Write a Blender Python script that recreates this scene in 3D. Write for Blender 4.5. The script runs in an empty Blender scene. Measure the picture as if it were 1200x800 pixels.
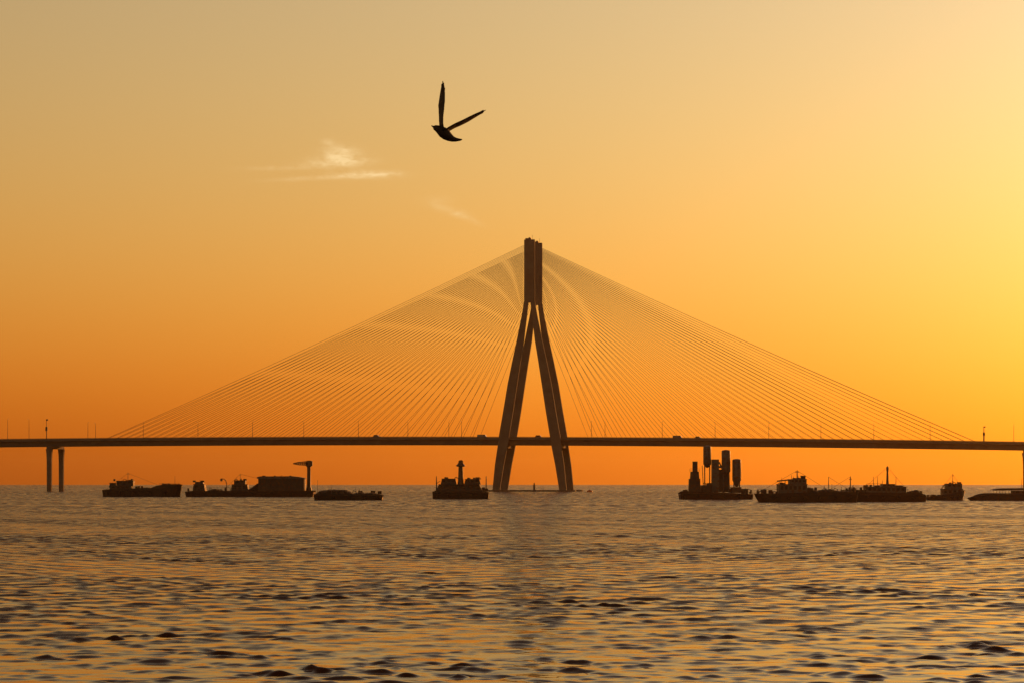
import bpy, math, random
import numpy as np
from mathutils import Vector, Matrix

# ------------------------------------------------------------------ camera, sky, sun, exposure
sc = bpy.context.scene
R = math.radians
col = sc.collection
FPX = 100.0 / 36.0 * 1200.0          # focal length in photo pixels
CAM_H = 4.0                          # eye height above the water, metres
HOR = 566.5                          # horizon row in the photograph

cam = bpy.data.cameras.new('camera')
cam_ob = bpy.data.objects.new('camera', cam)
col.objects.link(cam_ob)
sc.camera = cam_ob
cam_ob.location = (0, 0, CAM_H)
cam_ob.rotation_euler = (R(90), 0, 0)
cam.lens = 100
cam.sensor_width = 36
cam.shift_y = (HOR - 400) / 1200.0
cam.clip_start = 0.5
cam.clip_end = 60000

SUN_EL, SUN_AZ = 9.45, 31.6
CLOUD_K = 1.55
world = bpy.data.worlds.new('World')
sc.world = world
world.use_nodes = True
wn = world.node_tree
bg = wn.nodes['Background']
sky = wn.nodes.new('ShaderNodeTexSky')
sky.sky_type = 'NISHITA'
sky.sun_disc = False
sky.sun_elevation = R(SUN_EL)
sky.sun_rotation = R(SUN_AZ)
sky.air_density = 2.06
sky.dust_density = 0.91
sky.ozone_density = 1.12
# warm film-like grade of the whole sky (per channel gain and gamma, the same in every direction)
SKY_S = 0.1
def wmath(op, a, b=None):
    q = wn.nodes.new('ShaderNodeMath'); q.operation = op
    for i, v in enumerate((a, b)):
        if v is None: continue
        if isinstance(v, (int, float)): q.inputs[i].default_value = v
        else: wn.links.new(v, q.inputs[i])
    return q.outputs[0]
sep = wn.nodes.new('ShaderNodeSeparateColor')
comb = wn.nodes.new('ShaderNodeCombineColor')
wn.links.new(sky.outputs[0], sep.inputs[0])
raw = [wmath('MULTIPLY', sep.outputs[i], SKY_S) for i in range(3)]
for i, (gr, g, a) in enumerate(((0.0, 1.012, 0.0), (-0.04, 1.54, 0.14), (0.62, 1.30, 0.62))):
    v = wmath('MULTIPLY', wmath('POWER', raw[i], g), math.exp(a) / SKY_S)
    if gr: v = wmath('MULTIPLY', v, wmath('POWER', raw[0], gr))
    wn.links.new(v, comb.inputs[i])
# two thin sunlit cloud wisps, fixed in direction on the sky
wtc = wn.nodes.new('ShaderNodeTexCoord')
wxyz = wn.nodes.new('ShaderNodeSeparateXYZ'); wn.links.new(wtc.outputs['Generated'], wxyz.inputs[0])
wy = wmath('MAXIMUM', wxyz.outputs[1], 0.05)
cu = wmath('MULTIPLY', wmath('DIVIDE', wxyz.outputs[0], wy), 100.0)     # percent slope right of north
cv = wmath('MULTIPLY', wmath('DIVIDE', wxyz.outputs[2], wy), 100.0)     # percent slope above the horizon
def wnoise(su, sv, off, detail, rough, dist):
    cx = wn.nodes.new('ShaderNodeCombineXYZ')
    wn.links.new(wmath('ADD', wmath('MULTIPLY', cu, su), wmath('MULTIPLY', cv, su * 0.25)), cx.inputs[0]); wn.links.new(wmath('MULTIPLY', cv, sv), cx.inputs[1]); cx.inputs[2].default_value = off
    n = wn.nodes.new('ShaderNodeTexNoise'); n.inputs['Scale'].default_value = 1.0; n.inputs['Detail'].default_value = detail
    n.inputs['Roughness'].default_value = rough; n.inputs['Distortion'].default_value = dist
    wn.links.new(cx.outputs[0], n.inputs['Vector'])
    return n.outputs['Fac']
def wblob(px, py, sx, sy, amp, shear=0.0):
    u0, v0 = (px - 600) / FPX * 100, (HOR - py) / FPX * 100
    du = wmath('SUBTRACT', cu, u0); dv = wmath('SUBTRACT', wmath('SUBTRACT', cv, v0), wmath('MULTIPLY', du, shear))
    e1 = wmath('POWER', wmath('ABSOLUTE', wmath('DIVIDE', du, sx / FPX * 100)), 2.0); e2 = wmath('POWER', wmath('ABSOLUTE', wmath('DIVIDE', dv, sy / FPX * 100)), 2.0)
    return wmath('MULTIPLY', wmath('EXPONENT', wmath('MULTIPLY', wmath('ADD', e1, e2), -1.0)), amp)
blobs = [(398, 180, 17, 7.5, 1.3), (405, 188, 26, 6.5, 1.0), (384, 192, 30, 5, 0.6), (425, 205, 32, 4.2, 1.2), (452, 204, 16, 4, 0.7), (335, 197, 46, 2.6, 0.34, 0.02),
         (368, 209, 44, 2.6, 0.45, 0.05), (384, 167, 7, 4, 0.5), (512, 235, 15, 6, 0.26), (528, 247, 20, 5, 0.36, -0.25), (547, 256, 16, 3.6, 0.34, -0.35)]
tot = None
for bb in blobs:
    g_ = wblob(*bb); tot = g_ if tot is None else wmath('ADD', tot, g_)
nz_ = wmath('MAXIMUM', wmath('SUBTRACT', wmath('ADD', wmath('MULTIPLY', wnoise(2.2, 4.2, 2.7, 6.0, 0.55, 0.5), 1.0), wmath('MULTIPLY', wnoise(0.5, 5.5, 8.1, 5.0, 0.6, 0.3), 0.5)), 0.46), 0.0)
cfac = wmath('MINIMUM', wmath('MULTIPLY', wmath('MULTIPLY', tot, nz_), CLOUD_K), 0.8)
cmix = wn.nodes.new('ShaderNodeMix'); cmix.data_type = 'RGBA'
wn.links.new(cfac, cmix.inputs['Factor']); wn.links.new(comb.outputs[0], cmix.inputs['A'])
cmix.inputs['B'].default_value = (10.2, 7.4, 3.6, 1)
wn.links.new(cmix.outputs['Result'], bg.inputs[0])
bg.inputs[1].default_value = SKY_S

sun = bpy.data.lights.new('sun', 'SUN')
sun.energy = 2.8
sun.angle = R(0.5)
sun.color = (1.0, 0.28, 0.04)
sun_ob = bpy.data.objects.new('sun', sun)
col.objects.link(sun_ob)
sdir = Vector((math.sin(R(SUN_AZ)) * math.cos(R(SUN_EL)), math.cos(R(SUN_AZ)) * math.cos(R(SUN_EL)), math.sin(R(SUN_EL))))
sun_ob.rotation_euler = (-sdir).to_track_quat('-Z', 'Y').to_euler()
sun_ob.location = (300, 400, 300)

sc.view_settings.view_transform = 'Standard'
sc.view_settings.look = 'None'
sc.view_settings.exposure = 0.0
sc.view_settings.gamma = 1.0
sc.view_settings.use_curve_mapping = False
sc.cycles.volume_bounces = 0
sc.cycles.max_bounces = 6

# ------------------------------------------------------------------ materials
def mat(name, colr, rough=0.8, noise=0.25, scale=0.6, metal=0.0, rust=None, bump=0.0):
    m = bpy.data.materials.new(name); m.use_nodes = True
    nt = m.node_tree; b = nt.nodes['Principled BSDF']
    b.inputs['Roughness'].default_value = rough
    b.inputs['Metallic'].default_value = metal
    tc = nt.nodes.new('ShaderNodeTexCoord')
    nz = nt.nodes.new('ShaderNodeTexNoise'); nz.inputs['Scale'].default_value = scale
    nz.inputs['Detail'].default_value = 6; nz.inputs['Roughness'].default_value = 0.65
    nt.links.new(tc.outputs['Object'], nz.inputs['Vector'])
    cr = nt.nodes.new('ShaderNodeValToRGB')
    cr.color_ramp.elements[0].position = 0.3; cr.color_ramp.elements[1].position = 0.7
    lo = tuple(c * (1 - noise) for c in colr) + (1,)
    hi = tuple(min(1, c * (1 + noise)) for c in colr) + (1,)
    cr.color_ramp.elements[0].color = lo; cr.color_ramp.elements[1].color = hi
    nt.links.new(nz.outputs['Fac'], cr.inputs['Fac'])
    out = cr.outputs['Color']
    if rust:
        n2 = nt.nodes.new('ShaderNodeTexNoise'); n2.inputs['Scale'].default_value = scale * 2.3; n2.inputs['Detail'].default_value = 8
        nt.links.new(tc.outputs['Object'], n2.inputs['Vector'])
        c2 = nt.nodes.new('ShaderNodeValToRGB'); c2.color_ramp.elements[0].position = 0.52; c2.color_ramp.elements[1].position = 0.62
        nt.links.new(n2.outputs['Fac'], c2.inputs['Fac'])
        mx = nt.nodes.new('ShaderNodeMix'); mx.data_type = 'RGBA'
        nt.links.new(c2.outputs['Color'], mx.inputs['Factor']); nt.links.new(out, mx.inputs['A'])
        mx.inputs['B'].default_value = rust + (1,)
        out = mx.outputs['Result']
    nt.links.new(out, b.inputs['Base Color'])
    if bump:
        bp = nt.nodes.new('ShaderNodeBump'); bp.inputs['Strength'].default_value = bump; bp.inputs['Distance'].default_value = 0.05
        nt.links.new(nz.outputs['Fac'], bp.inputs['Height']); nt.links.new(bp.outputs[0], b.inputs['Normal'])
    return m

RUST = (0.10, 0.035, 0.012)
M = {
    'concrete': mat('concrete', (0.13, 0.12, 0.105), 0.85, 0.22, 0.15, bump=0.3),
    'pier': mat('pier_concrete', (0.12, 0.11, 0.095), 0.85, 0.3, 0.25, bump=0.3),
    'asphalt': mat('asphalt', (0.05, 0.05, 0.052), 0.9, 0.2, 1.0),
    'cable': mat('cable_sheath', (0.10, 0.085, 0.07), 0.6, 0.1, 0.3),
    'steel': mat('painted_steel', (0.09, 0.09, 0.09), 0.5, 0.2, 0.8, rust=RUST),
    'hull_black': mat('hull_black', (0.012, 0.011, 0.010), 0.6, 0.4, 0.5, rust=(0.03, 0.012, 0.006)),
    'hull_rust': mat('hull_rust', (0.028, 0.013, 0.009), 0.7, 0.4, 0.5, rust=(0.05, 0.02, 0.008)),
    'hull_blue': mat('hull_blue', (0.012, 0.016, 0.025), 0.5, 0.3, 0.5, rust=(0.05, 0.02, 0.008)),
    'house': mat('deckhouse_paint', (0.09, 0.08, 0.068), 0.55, 0.25, 0.7, rust=RUST),
    'house_dark': mat('deckhouse_dark', (0.035, 0.031, 0.027), 0.6, 0.25, 0.7, rust=RUST),
    'silo': mat('silo_steel', (0.085, 0.08, 0.074), 0.5, 0.25, 0.5, rust=RUST),
    'glass': mat('window_glass', (0.02, 0.022, 0.025), 0.08, 0.1, 1.0),
    'crane': mat('crane_paint', (0.08, 0.05, 0.02), 0.5, 0.25, 0.8, rust=RUST),
    'cargo': mat('cargo_spoil', (0.035, 0.029, 0.022), 0.95, 0.4, 0.8, bump=0.5),
    'rubber': mat('rubber', (0.02, 0.02, 0.02), 0.85, 0.2, 3.0),
    'buoy_dark': mat('buoy_dark', (0.03, 0.03, 0.03), 0.6, 0.3, 3.0),
    'buoy_orange': mat('buoy_orange', (0.55, 0.12, 0.02), 0.5, 0.2, 2.0),
    'feather': mat('feather', (0.04, 0.026, 0.018), 0.7, 0.35, 25.0),
    'beak': mat('beak', (0.05, 0.04, 0.03), 0.5, 0.2, 25.0),
    'car_white': mat('car_white', (0.2, 0.2, 0.2), 0.3, 0.05, 1.0),
    'car_grey': mat('car_grey', (0.12, 0.12, 0.13), 0.3, 0.05, 1.0),
    'car_red': mat('car_red', (0.25, 0.03, 0.02), 0.3, 0.05, 1.0),
    'lens': mat('lamp_lens', (0.5, 0.5, 0.48), 0.3, 0.05, 2.0),
}

# ------------------------------------------------------------------ mesh helpers
class MB:
    def __init__(s): s.v = []; s.f = []
    def add(s, vs, fs):
        o = len(s.v); s.v += [tuple(map(float, p)) for p in vs]; s.f += [tuple(o + i for i in q) for q in fs]; return s
    def hexa(s, b, t):                       # bottom four points, top four points
        return s.add(list(b) + list(t), [(3, 2, 1, 0), (4, 5, 6, 7), (0, 1, 5, 4), (1, 2, 6, 5), (2, 3, 7, 6), (3, 0, 4, 7)])
    def box(s, x0, x1, y0, y1, z0, z1, ch=0.0):
        if ch <= 0:
            return s.hexa([(x0, y0, z0), (x1, y0, z0), (x1, y1, z0), (x0, y1, z0)], [(x0, y0, z1), (x1, y0, z1), (x1, y1, z1), (x0, y1, z1)])
        c = ch                               # chamfered upright edges and top rim
        def ring(z, i):
            return [(x0 + c + i, y0 + i, z), (x1 - c - i, y0 + i, z), (x1 - i, y0 + c + i, z), (x1 - i, y1 - c - i, z),
                    (x1 - c - i, y1 - i, z), (x0 + c + i, y1 - i, z), (x0 + i, y1 - c - i, z), (x0 + i, y0 + c + i, z)]
        return s.rings([ring(z0, 0), ring(z1 - c, 0), ring(z1, c * 0.7)])
    def rings(s, rs, cap=True):
        n = len(rs[0]); vs = [p for r in rs for p in r]; fs = []
        for k in range(len(rs) - 1):
            for i in range(n):
                j = (i + 1) % n
                fs.append((k * n + i, k * n + j, (k + 1) * n + j, (k + 1) * n + i))
        if cap:
            fs.append(tuple(reversed(range(n)))); fs.append(tuple((len(rs) - 1) * n + i for i in range(n)))
        return s.add(vs, fs)
    def lathe(s, x, y, prof, n=14):          # prof: list of (radius, z)
        return s.rings([[(x + r * math.cos(2 * math.pi * i / n), y + r * math.sin(2 * math.pi * i / n), z) for i in range(n)] for r, z in prof])
    def tube(s, pts, rad, n=6):
        pts = [Vector(p) for p in pts]
        if not hasattr(rad, '__len__'): rad = [rad] * len(pts)
        rs = []
        for k, p in enumerate(pts):
            d = (pts[min(k + 1, len(pts) - 1)] - pts[max(k - 1, 0)]).normalized()
            a = d.cross(Vector((0, 0, 1)))
            if a.length < 1e-3: a = Vector((1, 0, 0))
            a.normalize(); b = d.cross(a)
            rs.append([p + (a * math.cos(2 * math.pi * i / n) + b * math.sin(2 * math.pi * i / n)) * rad[k] for i in range(n)])
        return s.rings(rs)
    def mesh(s, name, m, smooth=False):
        me = bpy.data.meshes.new(name); me.from_pydata(s.v, [], s.f); me.materials.append(m)
        import bmesh
        bm = bmesh.new(); bm.from_mesh(me); bmesh.ops.recalc_face_normals(bm, faces=bm.faces); bm.to_mesh(me); bm.free()
        if smooth:
            for p in me.polygons: p.use_smooth = True
            me.set_sharp_from_angle(angle=R(40))
        return me
    def build(s, name, m, parent=None, smooth=False):
        return link(name, s.mesh(name, m, smooth), parent)

def link(name, me, parent=None):
    o = bpy.data.objects.new(name, me); col.objects.link(o)
    if parent is not None: o.parent = parent
    return o
def tag(o, label=None, cat=None, group=None, kind=None):
    if label: o['label'] = label
    if cat: o['category'] = cat
    if group: o['group'] = group
    if kind: o['kind'] = kind
    return o
def empty(name, loc, rz=0.0):
    o = bpy.data.objects.new(name, None); col.objects.link(o); o.location = loc; o.rotation_euler = (0, 0, rz)
    o.empty_display_size = 1.0
    return o
def copy_tree(o, parent=None):
    c = o.copy(); col.objects.link(c); c.parent = parent
    for ch in list(o.children): copy_tree(ch, c)
    return c

# ------------------------------------------------------------------ the sea: one sheet, real waves near, flat far
def build_sea():
    rng = np.random.default_rng(11)
    rows = [2.0]
    while rows[-1] < 44: rows.append(rows[-1] + 1.5)
    while rows[-1] < 420: rows.append(rows[-1] + max(0.088, rows[-1] * SEA_GROW))
    while rows[-1] < 1700: rows.append(rows[-1] * 1.006)
    while rows[-1] < 15000: rows.append(rows[-1] * 1.012)
    r = np.array(rows)
    dr = np.gradient(r)
    dense = np.linspace(-R(13.5), R(13.5), SEA_COLS)
    side = np.linspace(R(13.5), R(36), 56)[1:]
    coarse = np.concatenate([side, np.linspace(R(36), 2 * math.pi - R(36), 40)[1:-1], 2 * math.pi - side[::-1]])
    th = np.concatenate([dense, coarse])
    nr, nc = len(r), len(th)
    RR, TT = np.meshgrid(r, th, indexing='ij')
    X = RR * np.sin(TT); Y = RR * np.cos(TT)
    space = np.repeat(dr[:, None], nc, 1)
    lat = np.concatenate([np.full(len(dense), dense[1] - dense[0]), np.gradient(coarse)])
    space = np.maximum(space, RR * lat[None, :])
    DX = np.zeros_like(X); DY = np.zeros_like(X); DZ = np.zeros_like(X); LOST = np.zeros_like(X)
    def field(n, l0, l1, ax):                 # smooth random field of unit variance, ax stretches it along x
        f = np.zeros_like(X)
        for _ in range(n):
            a = R(rng.uniform(18, 162)); k = 2 * math.pi / rng.uniform(l0, l1)
            f += np.sin(k * (X * math.cos(a) / ax + Y * math.sin(a)) + rng.uniform(0, 6.28))
        return f / math.sqrt(n / 2)
    near = np.clip(1.6 - RR / 900.0, 0.35, 1)
    gust = np.exp(0.20 * field(8, 25, 110, 1.6) * near + 0.22 * field(16, 4, 22, 0.8))                       # cat's paws
    burst = np.clip(0.50 + 0.85 * field(26, 0.9, 3.0, 0.95), 0.06, 1.32) * np.clip(gust, 0.5, 1.7)      # groups of steep wavelets
    def band(n, l0, l1, slope, spread, mod, chop):
        lam = np.exp(np.linspace(math.log(l0), math.log(l1), n))
        for L in lam:
            L *= rng.uniform(0.96, 1.04)
            k = 2 * math.pi / L
            ang = R(-90 + rng.uniform(-spread, spread))
            dx, dy = math.cos(ang), math.sin(ang)
            w = np.clip((L / space - 2.0) / 2.0, 0, 1)
            sl = slope * math.sqrt(2.0 / n) * (1.0 if L < 4 else 4.0 / L)
            ph = k * (dx * X + dy * Y) + rng.uniform(0, 2 * math.pi)
            A = sl / k * w * mod
            np.add(DZ, A * np.cos(ph), out=DZ)
            sn = A * np.sin(ph) * chop
            np.add(DX, -dx * sn, out=DX); np.add(DY, -dy * sn, out=DY)
            np.add(LOST, (1 - w * w) * sl * sl / 2 * mod * mod, out=LOST)
    band(36, 0.6, 6.0, SEA_SLOPE, 60, gust, 0.8)
    band(50, 0.37, 1.35, SEA_BURST, 56, burst, 0.7)
    LOST = np.clip(np.sqrt(np.sqrt(2.4 * LOST + 1e-6)), 0.06, 0.6)              # waves too fine for the mesh become gloss spread
    V = np.stack([X + DX, Y + DY, DZ], -1).reshape(-1, 3)
    V = np.concatenate([V, [[0, 0, 0]]])
    i = np.arange(nr - 1)[:, None]; j = np.arange(nc)[None, :]; jn = (j + 1) % nc
    Q = np.stack([i * nc + j, (i + 1) * nc + j, (i + 1) * nc + jn, i * nc + jn], -1).reshape(-1, 4)
    Tr = np.stack([np.full(nc, nr * nc), np.arange(nc), (np.arange(nc) + 1) % nc], -1)
    me = bpy.data.meshes.new('sea')
    me.vertices.add(len(V)); me.vertices.foreach_set('co', V.astype(np.float32).ravel())
    nl = Q.size + Tr.size
    me.loops.add(nl); me.loops.foreach_set('vertex_index', np.concatenate([Q.ravel(), Tr.ravel()]).astype(np.int32))
    me.polygons.add(len(Q) + len(Tr))
    st = np.concatenate([np.arange(len(Q)) * 4, Q.size + np.arange(len(Tr)) * 3]).astype(np.int32)
    me.polygons.foreach_set('loop_start', st)
    me.polygons.foreach_set('use_smooth', np.ones(len(Q) + len(Tr), dtype=bool))
    me.update(calc_edges=True); me.validate()
    at_ = me.attributes.new('ripple', 'FLOAT', 'POINT'); at_.data.foreach_set('value', np.append(LOST.ravel(), 0.06).astype(np.float32))
    m = bpy.data.materials.new('sea_water'); m.use_nodes = True
    nt = m.node_tree; b = nt.nodes['Principled BSDF']
    b.inputs['Base Color'].default_value = (0.060, 0.020, 0.005, 1)
    ra = nt.nodes.new('ShaderNodeAttribute'); ra.attribute_name = 'ripple'; nt.links.new(ra.outputs['Fac'], b.inputs['Roughness'])
    b.inputs['IOR'].default_value = SEA_IOR
    tc = nt.nodes.new('ShaderNodeTexCoord')
    h = None
    for scale, amp, det in ((3.4, 0.026, 3.0), (1.0, 0.06, 3.0), (0.22, 0.12, 2.0)):
        mp = nt.nodes.new('ShaderNodeMapping'); mp.inputs['Scale'].default_value = (scale * 0.75, scale, scale)
        nt.links.new(tc.outputs['Object'], mp.inputs['Vector'])
        nz = nt.nodes.new('ShaderNodeTexNoise'); nz.inputs['Scale'].default_value = 1.0
        nz.inputs['Detail'].default_value = det; nz.inputs['Roughness'].default_value = 0.5
        nt.links.new(mp.outputs[0], nz.inputs['Vector'])
        ml = nt.nodes.new('ShaderNodeMath'); ml.operation = 'MULTIPLY'; ml.inputs[1].default_value = amp
        nt.links.new(nz.outputs['Fac'], ml.inputs[0])
        if h is None: h = ml.outputs[0]
        else:
            ad = nt.nodes.new('ShaderNodeMath'); ad.operation = 'ADD'
            nt.links.new(h, ad.inputs[0]); nt.links.new(ml.outputs[0], ad.inputs[1]); h = ad.outputs[0]
    bp = nt.nodes.new('ShaderNodeBump'); bp.inputs['Strength'].default_value = 1.0; bp.inputs['Distance'].default_value = SEA_BUMP
    nt.links.new(h, bp.inputs['Height']); nt.links.new(bp.outputs[0], b.inputs['Normal'])
    me.materials.append(m)
    tag(link('sea', me), 'choppy golden sea reflecting the sunset sky', kind='structure')

SEA_IOR = 1.14
SEA_GROW, SEA_COLS, SEA_SLOPE, SEA_BURST, SEA_BUMP = 0.0015, 500, 0.020, 0.122, 0.08
build_sea()

# ------------------------------------------------------------------ the bridge
TH = R(11)
CT, ST = math.cos(TH), math.sin(TH)
BX, BY = 11.25, 1500.0
bridge = tag(empty('cable_stayed_bridge', (BX, BY, 0), -TH),
             'long dark cable stayed bridge with twin A-shaped pylon crossing the sea', 'bridge')
def s_at(px, w=0.0):
    k = (px - 600) / FPX
    return (k * (BY + CT * w) - BX - ST * w) / (CT + k * ST)
def deck_z(s): return 28.8 - 0.0065 * s - 2.45e-5 * s * s      # top of the parapet
HALF = 8.5
S0, S1, DS = -520.0, 470.0, 10.0
SS = [S0 + DS * i for i in range(int((S1 - S0) / DS) + 1)]

def extrude(profile):                         # profile: closed list of (w, z offset from parapet top)
    return MB().rings([[(s, w, deck_z(s) + z) for w, z in profile] for s in SS])
for sg in (-1, 1):
    g = [(0.5, -1.15), (8.45, -1.15), (8.45, -1.75), (7.0, -2.2), (5.8, -4.5), (2.2, -4.5), (1.2, -2.2), (0.5, -1.75)]
    d = extrude([(sg * a, b) for a, b in g]).build('deck', M['concrete'], bridge)
    extrude([(sg * a, b) for a, b in [(1.0, -1.146), (8.1, -1.146), (8.1, -1.10), (1.0, -1.10)]]).build('road_surface', M['asphalt'], d)
    extrude([(sg * a, b) for a, b in [(8.12, -1.14), (8.48, -1.14), (8.40, -0.72), (8.38, -0.25), (8.22, -0.25), (8.2, -0.72)]]).build('parapet', M['concrete'], d)
    extrude([(sg * a, b) for a, b in [(8.26, -0.12), (8.34, -0.12), (8.34, 0.0), (8.26, 0.0)]]).build('railing', M['steel'], d)
    extrude([(sg * a, b) for a, b in [(0.52, -1.14), (0.95, -1.14), (0.85, -0.6), (0.8, -0.2), (0.66, -0.2), (0.62, -0.6)]]).build('parapet', M['concrete'], d)

# twin pylons: an A-frame with a tall column at either edge of the deck
#   z, outer half-spread, leg width along the bridge, leg thickness across
LEG = [(-3.0, 20.2, 3.6, 1.72), (0.0, 19.8, 3.8, 1.72), (14.0, 18.4, 4.7, 1.65), (26.0, 16.6, 5.3, 1.58), (29.5, 16.2, 5.4, 1.58),
       (42.0, 14.0, 5.3, 1.52), (56.4, 11.6, 5.1, 1.45), (68.0, 9.2, 4.5, 1.39), (78.9, 6.8, 3.9, 1.32), (85.7, 5.4, 3.3, 1.32),
       (92.0, 4.1, 2.8, 1.32), (99.5, 2.8, 2.35, 1.32)]
PW = 10.7
pylons = []
for sg in (-1, 1):
    py = MB()
    # the column, chamfered, with a stepped head
    def rr(hx, hy, z, c=0.15):
        return [(-hx + c, sg * PW - hy, z), (hx - c, sg * PW - hy, z), (hx, sg * PW - hy + c, z), (hx, sg * PW + hy - c, z),
                (hx - c, sg * PW + hy, z), (-hx + c, sg * PW + hy, z), (-hx, sg * PW + hy - c, z), (-hx, sg * PW - hy + c, z)]
    py.rings([rr(2.78, 0.7, 98.6), rr(2.8, 0.75, 101), rr(2.8, 0.75, 115), rr(2.8, 0.75, 131.0), rr(2.7, 0.7, 131.6)])
    P = py.build('pylon', M['concrete'], bridge)
    pylons.append(P)
    for lx in (-1, 1):
        rs = []
        for z, o, w, t in LEG:
            a, b = lx * o, lx * (o - w)
            x0, x1 = min(a, b), max(a, b); c = 0.15
            y0, y1 = sg * PW - t / 2, sg * PW + t / 2
            rs.append([(x0 + c, y0, z), (x1 - c, y0, z), (x1, y0 + c, z), (x1, y1 - c, z), (x1 - c, y1, z), (x0 + c, y1, z), (x0, y1 - c, z), (x0, y0 + c, z)])
        MB().rings(rs).build('leg', M['concrete'], P)
    hd = MB()
    hd.box(-2.2, 0.9, sg * PW - 0.6, sg * PW + 0.6, 131.6, 132.3, 0.12)
    hd.box(-0.5, 0.5, sg * PW - 0.5, sg * PW + 0.5, 132.3, 132.7, 0.1)
    hd.build('head_cap', M['steel'], P)
    MB().tube([(1.4, sg * PW, 131.5), (1.4, sg * PW, 134.0)], 0.07, 5).build('lightning_rod', M['steel'], P)
    pc = MB()
    pc.rings([[(x, y, z) for x, y in ((-22.5, sg * PW - 4), (22.5, sg * PW - 4), (24.5, sg * PW - 2), (24.5, sg * PW + 2), (22.5, sg * PW + 4), (-22.5, sg * PW + 4), (-24.5, sg * PW + 2), (-24.5, sg * PW - 2))] for z in (-3, 0.85)])
    pc.build('pile_cap', M['pier'], P)
for lx in (-1, 1):                             # cross beams under the deck between the two A-frames
    x = lx * 14.6
    MB().box(x - 1.3, x + 1.3, -PW + 0.9, PW - 0.9, 22.9, 24.15, 0.15).build('cross_beam', M['concrete'], bridge)

# stay cables, semi-fan: every one a part
NC = 40
for sg in (-1, 1):
    s_l, s_r = s_at(122, sg * 8.7), s_at(1147, sg * 8.7)
    for side, send in ((-1, abs(s_l)), (1, abs(s_r))):
        for k in range(NC):
            t = k / (NC - 1)
            s = side * (31.0 + (send - 31.0) * t)
            zt = 99.8 + 29.0 * (t ** 0.8)
            top = Vector((side * 2.6, sg * PW, zt)); bot = Vector((s, sg * 8.75, deck_z(s) - 1.1))
            L = (top - bot).length
            pts = []
            for q in range(6):
                u = q / 5
                p = bot.lerp(top, u); p.z -= 4 * u * (1 - u) * 0.0055 * L * (abs(s) / 230)
                pts.append(p)
            MB().tube(pts, 0.08, 5).build('stay_cable', M['cable'], bridge)

# approach piers: pairs of flared columns with a cap beam
for px_like in (s_at(65), s_at(65) - 50, s_at(65) - 100, s_at(1202), s_at(1202) + 50, s_at(1202) + 100):
    s = px_like; zt = deck_z(s) - 4.55
    P = MB()
    P.box(s - 1.3, s + 1.3, -10.6, 10.6, zt - 1.3, zt, 0.2)
    cap = P.build('pier_cap', M['pier'], bridge)
    for w in (-9.4, 9.4):
        MB().rings([[(s + a * q, w + b * 1.25, z) for a, b in ((-1, -0.7), (-0.7, -1), (0.7, -1), (1, -0.7), (1, 0.7), (0.7, 1), (-0.7, 1), (-1, 0.7))]
                    for z, q in ((-3, 1.2), (zt - 8, 1.25), (zt - 4, 1.4), (zt - 1.31, 1.75))]).build('column', M['pier'], cap)

# ------------------------------------------------------------------ things on the deck
def on_deck(px, w, z=0.0):
    s = s_at(px, w)
    return (BX + CT * s + ST * w, BY - ST * s + CT * w, deck_z(s) - 1.1 + z)

def lamp_meshes(H):
    pole = MB().lathe(0, 0, [(0.22, 0), (0.22, 0.35), (0.13, 0.4), (0.10, H * 0.6), (0.07, H)], 8).mesh('pole', M['steel'])
    arm = MB().tube([(0, 0, H), (0, 0.35, H + 0.22), (0, 1.2, H + 0.42)], [0.06, 0.055, 0.045], 6).mesh('arm', M['steel'])
    head = MB().rings([[(-0.13, 1.05, H + 0.36), (0.13, 1.05, H + 0.36), (0.13, 1.05, H + 0.5), (-0.13, 1.05, H + 0.5)],
                       [(-0.17, 1.5, H + 0.36), (0.17, 1.5, H + 0.36), (0.15, 1.5, H + 0.54), (-0.15, 1.5, H + 0.54)],
                       [(-0.1, 1.9, H + 0.42), (0.1, 1.9, H + 0.42), (0.09, 1.9, H + 0.5), (-0.09, 1.9, H + 0.5)]]).mesh('lamp_head', M['steel'])
    lens = MB().box(-0.12, 0.12, 1.15, 1.7, H + 0.315, H + 0.355).mesh('lens', M['lens'])
    return pole, arm, head, lens
LM = {9: lamp_meshes(9.0), 12: lamp_meshes(11.5)}
ORD = ['first', 'second', 'third', 'fourth', 'fifth', 'sixth', 'seventh', 'eighth', 'ninth', 'tenth', 'eleventh', 'twelfth', 'thirteenth', 'fourteenth',
       'fifteenth', 'sixteenth', 'seventeenth', 'eighteenth', 'nineteenth', 'twentieth', 'twenty-first', 'twenty-second', 'twenty-third', 'twenty-fourth']
lamps = [(9, 12), (34, 12), (103, 9), (112, 9), (168, 9), (232, 9), (296, 9), (356, 9), (420, 9), (478, 9), (526, 9), (541, 9),
         (693, 9), (709, 9), (776, 9), (838, 9), (901, 9), (962, 9), (1024, 9), (1090, 9), (1188, 9)]
for i, (px, H) in enumerate(lamps):
    near = i % 2 == 0
    w = -0.0 if False else (-7.9 if near else 7.9)
    o = empty('street_lamp', on_deck(px, w), -TH + (0 if near else math.pi))
    left = px < 625
    n = ORD[i] if left else ORD[len(lamps) - 1 - i]
    tag(o, f'thin street lamp on the bridge deck, {n} lamp from the {"left" if left else "right"} edge', 'street lamp', 'street lamps along the bridge deck')
    pole, arm, head, lens = LM[H]
    link('pole', pole, o); link('arm', arm, o)
    h = link('lamp_head', head, o); link('lens', lens, h)

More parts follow.
